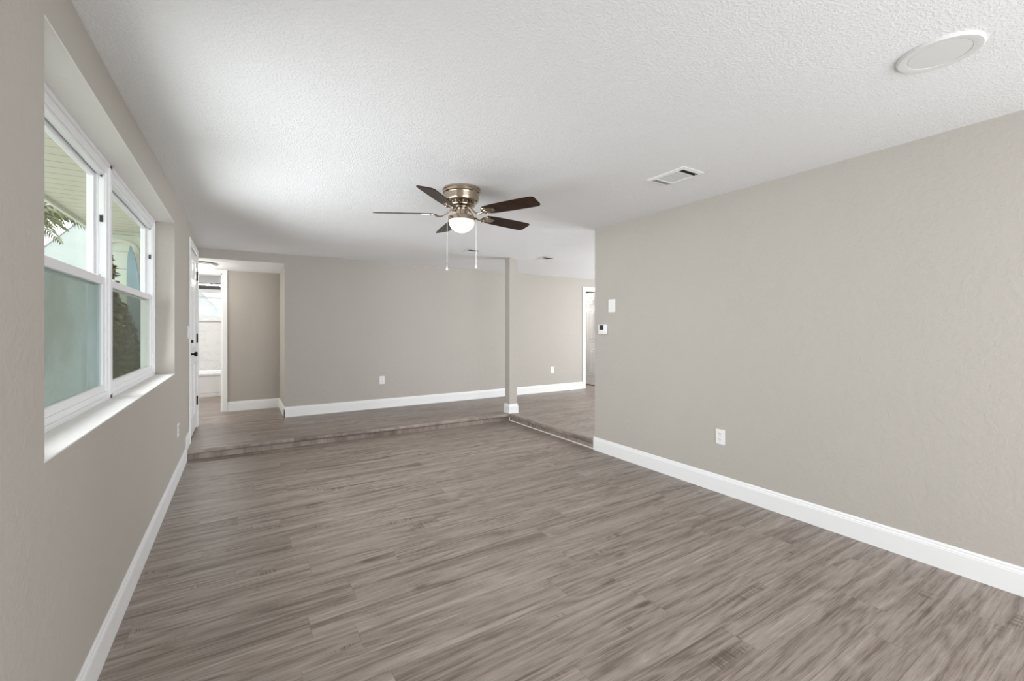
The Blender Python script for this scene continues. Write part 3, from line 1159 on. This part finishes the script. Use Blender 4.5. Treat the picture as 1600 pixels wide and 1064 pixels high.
# ------------------------------------------------------------------ ceiling fittings
def register(label, x, y, sx, sy, group, slot, drop):
    z = ceil_z(x, y)
    t = thing('air_vent', label, 'vent', (x, y, z), 0, group)
    bm = NB()
    f = .026
    hx, hy = sx / 2, sy / 2
    # bevelled frame
    rings = []
    for ins, dz in ((0, 0), (.002, -.004), (f, -drop), (f, .0)):
        rings.append([bm.verts.new((px, py, dz)) for px, py in ((-hx + ins, -hy + ins), (hx - ins, -hy + ins), (hx - ins, hy - ins), (-hx + ins, hy - ins))])
    for A, B in zip(rings, rings[1:]):
        for i in range(4):
            bm.faces.new((A[i], A[(i + 1) % 4], B[(i + 1) % 4], B[i]))
    for yy in (-hy + f + slot, hy - f - .050):
        add_box(bm, -hx + f, hx - f, yy - .005, yy + .005, -drop, -.002)
    obj('frame', bm, M['vent'], t)
    bm = NB()
    add_box(bm, -hx + f - .001, hx - f + .001, -hy + f - .001, hy - f + .001, -.0015, -.0005)
    obj('vent_shade_sheet', bm, M['duct'], t)  # flat sheet; the shade inside the vent is put into its dark colour
    bm = NB()
    # centre louvres run along the vent
    nl = 9
    ya, yb = -hy + f + slot + .005, hy - f - .055
    for i in range(nl):
        xx = -hx + f + (i + .5) * (sx - 2 * f) / nl
        add_box(bm, -.0105, .0105, ya, yb, -.0006, .0006, 0, 1, Matrix.Translation((xx, 0, -drop * .62)) @ Matrix.Rotation(math.radians(-6), 4, 'Y'))
    obj('louvre_bank', bm, M['vent'], t)
    bm = NB()
    for i in range(4):
        yy = hy - f - .006 - i * .012
        add_box(bm, -hx + f, hx - f, -.007, .007, -.0006, .0006, 0, 1, Matrix.Translation((0, yy, -.007)) @ Matrix.Rotation(math.radians(38), 4, 'X'))
    obj('louvre_bank', bm, M['vent'], t)
    bm = NB()
    for i in range(2):
        yy = -hy + f + .014 + i * .022
        add_box(bm, -hx + f, hx - f, -.004, .004, -.0005, .0005, 0, 1, Matrix.Translation((0, yy, -.006)) @ Matrix.Rotation(math.radians(-75), 4, 'X'))
    obj('louvre_bank', bm, M['duct'], t)  # these blades are coloured dark to stand for shade in the slot
    return t


register('white ceiling air vent between the fan and the right wall', 2.705, 2.07, .232, .335, 'ceiling air vents', .050, .012)
register('white ceiling air vent behind the fan, left of the column top', 2.675, 5.34, .20, .27, 'ceiling air vents', .105, .007)
register('white ceiling air vent just right of the column top', 3.915, 5.315, .22, .28, 'ceiling air vents', .105, .007)

lx, ly = 2.405, .572
cl = thing('recessed_light', 'round flat white ceiling disc light above the right wall', 'ceiling light', (lx, ly, ceil_z(lx, ly)))
bm = NB()
add_lathe(bm, [(.130, 0), (.131, -.006), (.126, -.0115), (.112, -.012), (.097, -.010), (.096, -.0075), (0, -.0075)], 72)
obj('trim_ring', bm, M['lens'], cl, True)
bm = NB()
add_lathe(bm, [(.096, -.0078), (.094, -.0095), (0, -.0100)], 64)
obj('lens', bm, M['lens'], cl, True)

hx_, hy_ = -.46, 7.45
hz_ = HDR + (2.266 - HDR) * (hy_ - YB) / (Y_ALC + .05 - YB)
fl = thing('flush_light', 'lit white dome light on the lowered hall ceiling beside the entry door', 'ceiling light', (hx_, hy_, hz_))
bm = NB()
add_lathe(bm, [(0, 0), (.165, 0), (.172, -.006), (.172, -.026), (.160, -.032), (0, -.032)], 56)
obj('base_ring', bm, M['nickel'], fl, True)
bm = NB()
prof = [(0, -.028), (.152, -.028), (.152, -.034)]
for i in range(1, 13):
    a = PI / 2 * i / 12
    prof.append((.152 * math.cos(a) if i < 12 else 0.0, -.034 - .085 * math.sin(a)))
add_lathe(bm, prof, 48)
obj('glass_dome', bm, M['dome2'], fl, True)

pl_ = bpy.data.lights.new('flush_light_bulb', 'POINT')
pl_.energy = 3.0
pl_.color = (1.0, .97, .92)
pl_.shadow_soft_size = .10
po_ = bpy.data.objects.new('flush_light_bulb', pl_)
COL.objects.link(po_)
po_.parent = fl
po_.location = (0, 0, -.25)

# ------------------------------------------------------------------ wall fittings (local: face looks to -Y, centre at origin)
def outlet(label, loc, rz, w=.082, hgt=.126):
    t = thing('wall_outlet', label, 'outlet', loc, rz, 'wall outlets')
    bm = NB()
    add_box(bm, -w / 2, w / 2, -.0065, 0, -hgt / 2, hgt / 2, .003)
    obj('plate', bm, M['plastic'], t)
    for zc in (.024, -.024):
        bm = NB()
        poly = []
        for i in range(28):
            a = 2 * PI * i / 28
            poly.append((max(-.0165, min(.0165, .020 * math.cos(a))), zc + max(-.0165, min(.0165, .0185 * math.sin(a)))))
        add_prism(bm, poly, -.0085, -.006, Matrix(((1, 0, 0, 0), (0, 0, 1, 0), (0, 1, 0, 0), (0, 0, 0, 1))))
        s = obj('socket', bm, M['plastic'], t)
        bm = NB()
        add_box(bm, -.0085, -.0060, -.0092, -.0084, zc - .001, zc + .009)
        add_box(bm, .0060, .0085, -.0092, -.0084, zc + .0005, zc + .008)
        add_lathe(bm, [(0, 0), (.003, 0), (.003, .0008), (0, .0008)], 10, M=Matrix.Translation((0, -.0084, zc - .008)) @ Matrix.Rotation(PI / 2, 4, 'X'))
        obj('slots', bm, M['slot'], s)
    bm = NB()
    add_lathe(bm, [(0, 0), (.004, 0), (.003, .0015), (0, .0018)], 12, M=Matrix.Translation((0, -.0063, 0)) @ Matrix.Rotation(PI / 2, 4, 'X'))
    obj('screw', bm, M['nickel'], t, True)
    return t


outlet('white outlet low on the right wall', (XR, 2.147, .468), -PI / 2)
outlet('white outlet low on the back wall, left of the column', (1.916, YB, .550), 0)
outlet('white outlet low on the back wall, right of the column', (5.338, YB, .541), 0)
outlet('white outlet low on the left wall between the windows and the step', (XL, 4.93, .454), PI / 2)


def switch(label, loc, rz, w, hgt):
    t = thing('light_switch', label, 'light switch', loc, rz, 'light switches')
    bm = NB()
    add_box(bm, -w / 2, w / 2, -.008, 0, -hgt / 2, hgt / 2, .003)
    obj('plate', bm, M['plastic'], t)
    bm = NB()
    add_prism(bm, [(-.0125, -.036), (-.008, -.036), (-.011, 0), (-.013, .036), (-.0125, .036), (-.006, .036), (-.006, -.036)], -.019, .019,
              Matrix(((0, 0, 1, 0), (1, 0, 0, 0), (0, 1, 0, 0), (0, 0, 0, 1))))
    obj('rocker', bm, M['plastic'], t)
    return t


switch('white rocker switch above the thermostat on the right wall end', (XR, 3.396, 1.620), -PI / 2, .100, .142)
switch('white switch plate beside the entry door casing on the left wall', (XL, 5.825, 1.335), PI / 2, .11, .135)

th = thing('thermostat', 'small white thermostat with a dark square screen, below the rocker switch', 'thermostat', (XR, 3.523, 1.366), -PI / 2)
bm = NB()
add_box(bm, -.064, .064, -.026, 0, -.055, .055, .006, 3)
obj('body', bm, M['plastic'], th, True)
bm = NB()
add_box(bm, -.040, .020, -.0272, -.025, -.006, .046)
obj('screen', bm, M['screen'], th)
for i in range(3):
    bm = NB()
    add_box(bm, -.036 + i * .022, -.022 + i * .022, -.0282, -.025, -.034, -.024, .001, 1)
    obj('button', bm, M['lens'], th)
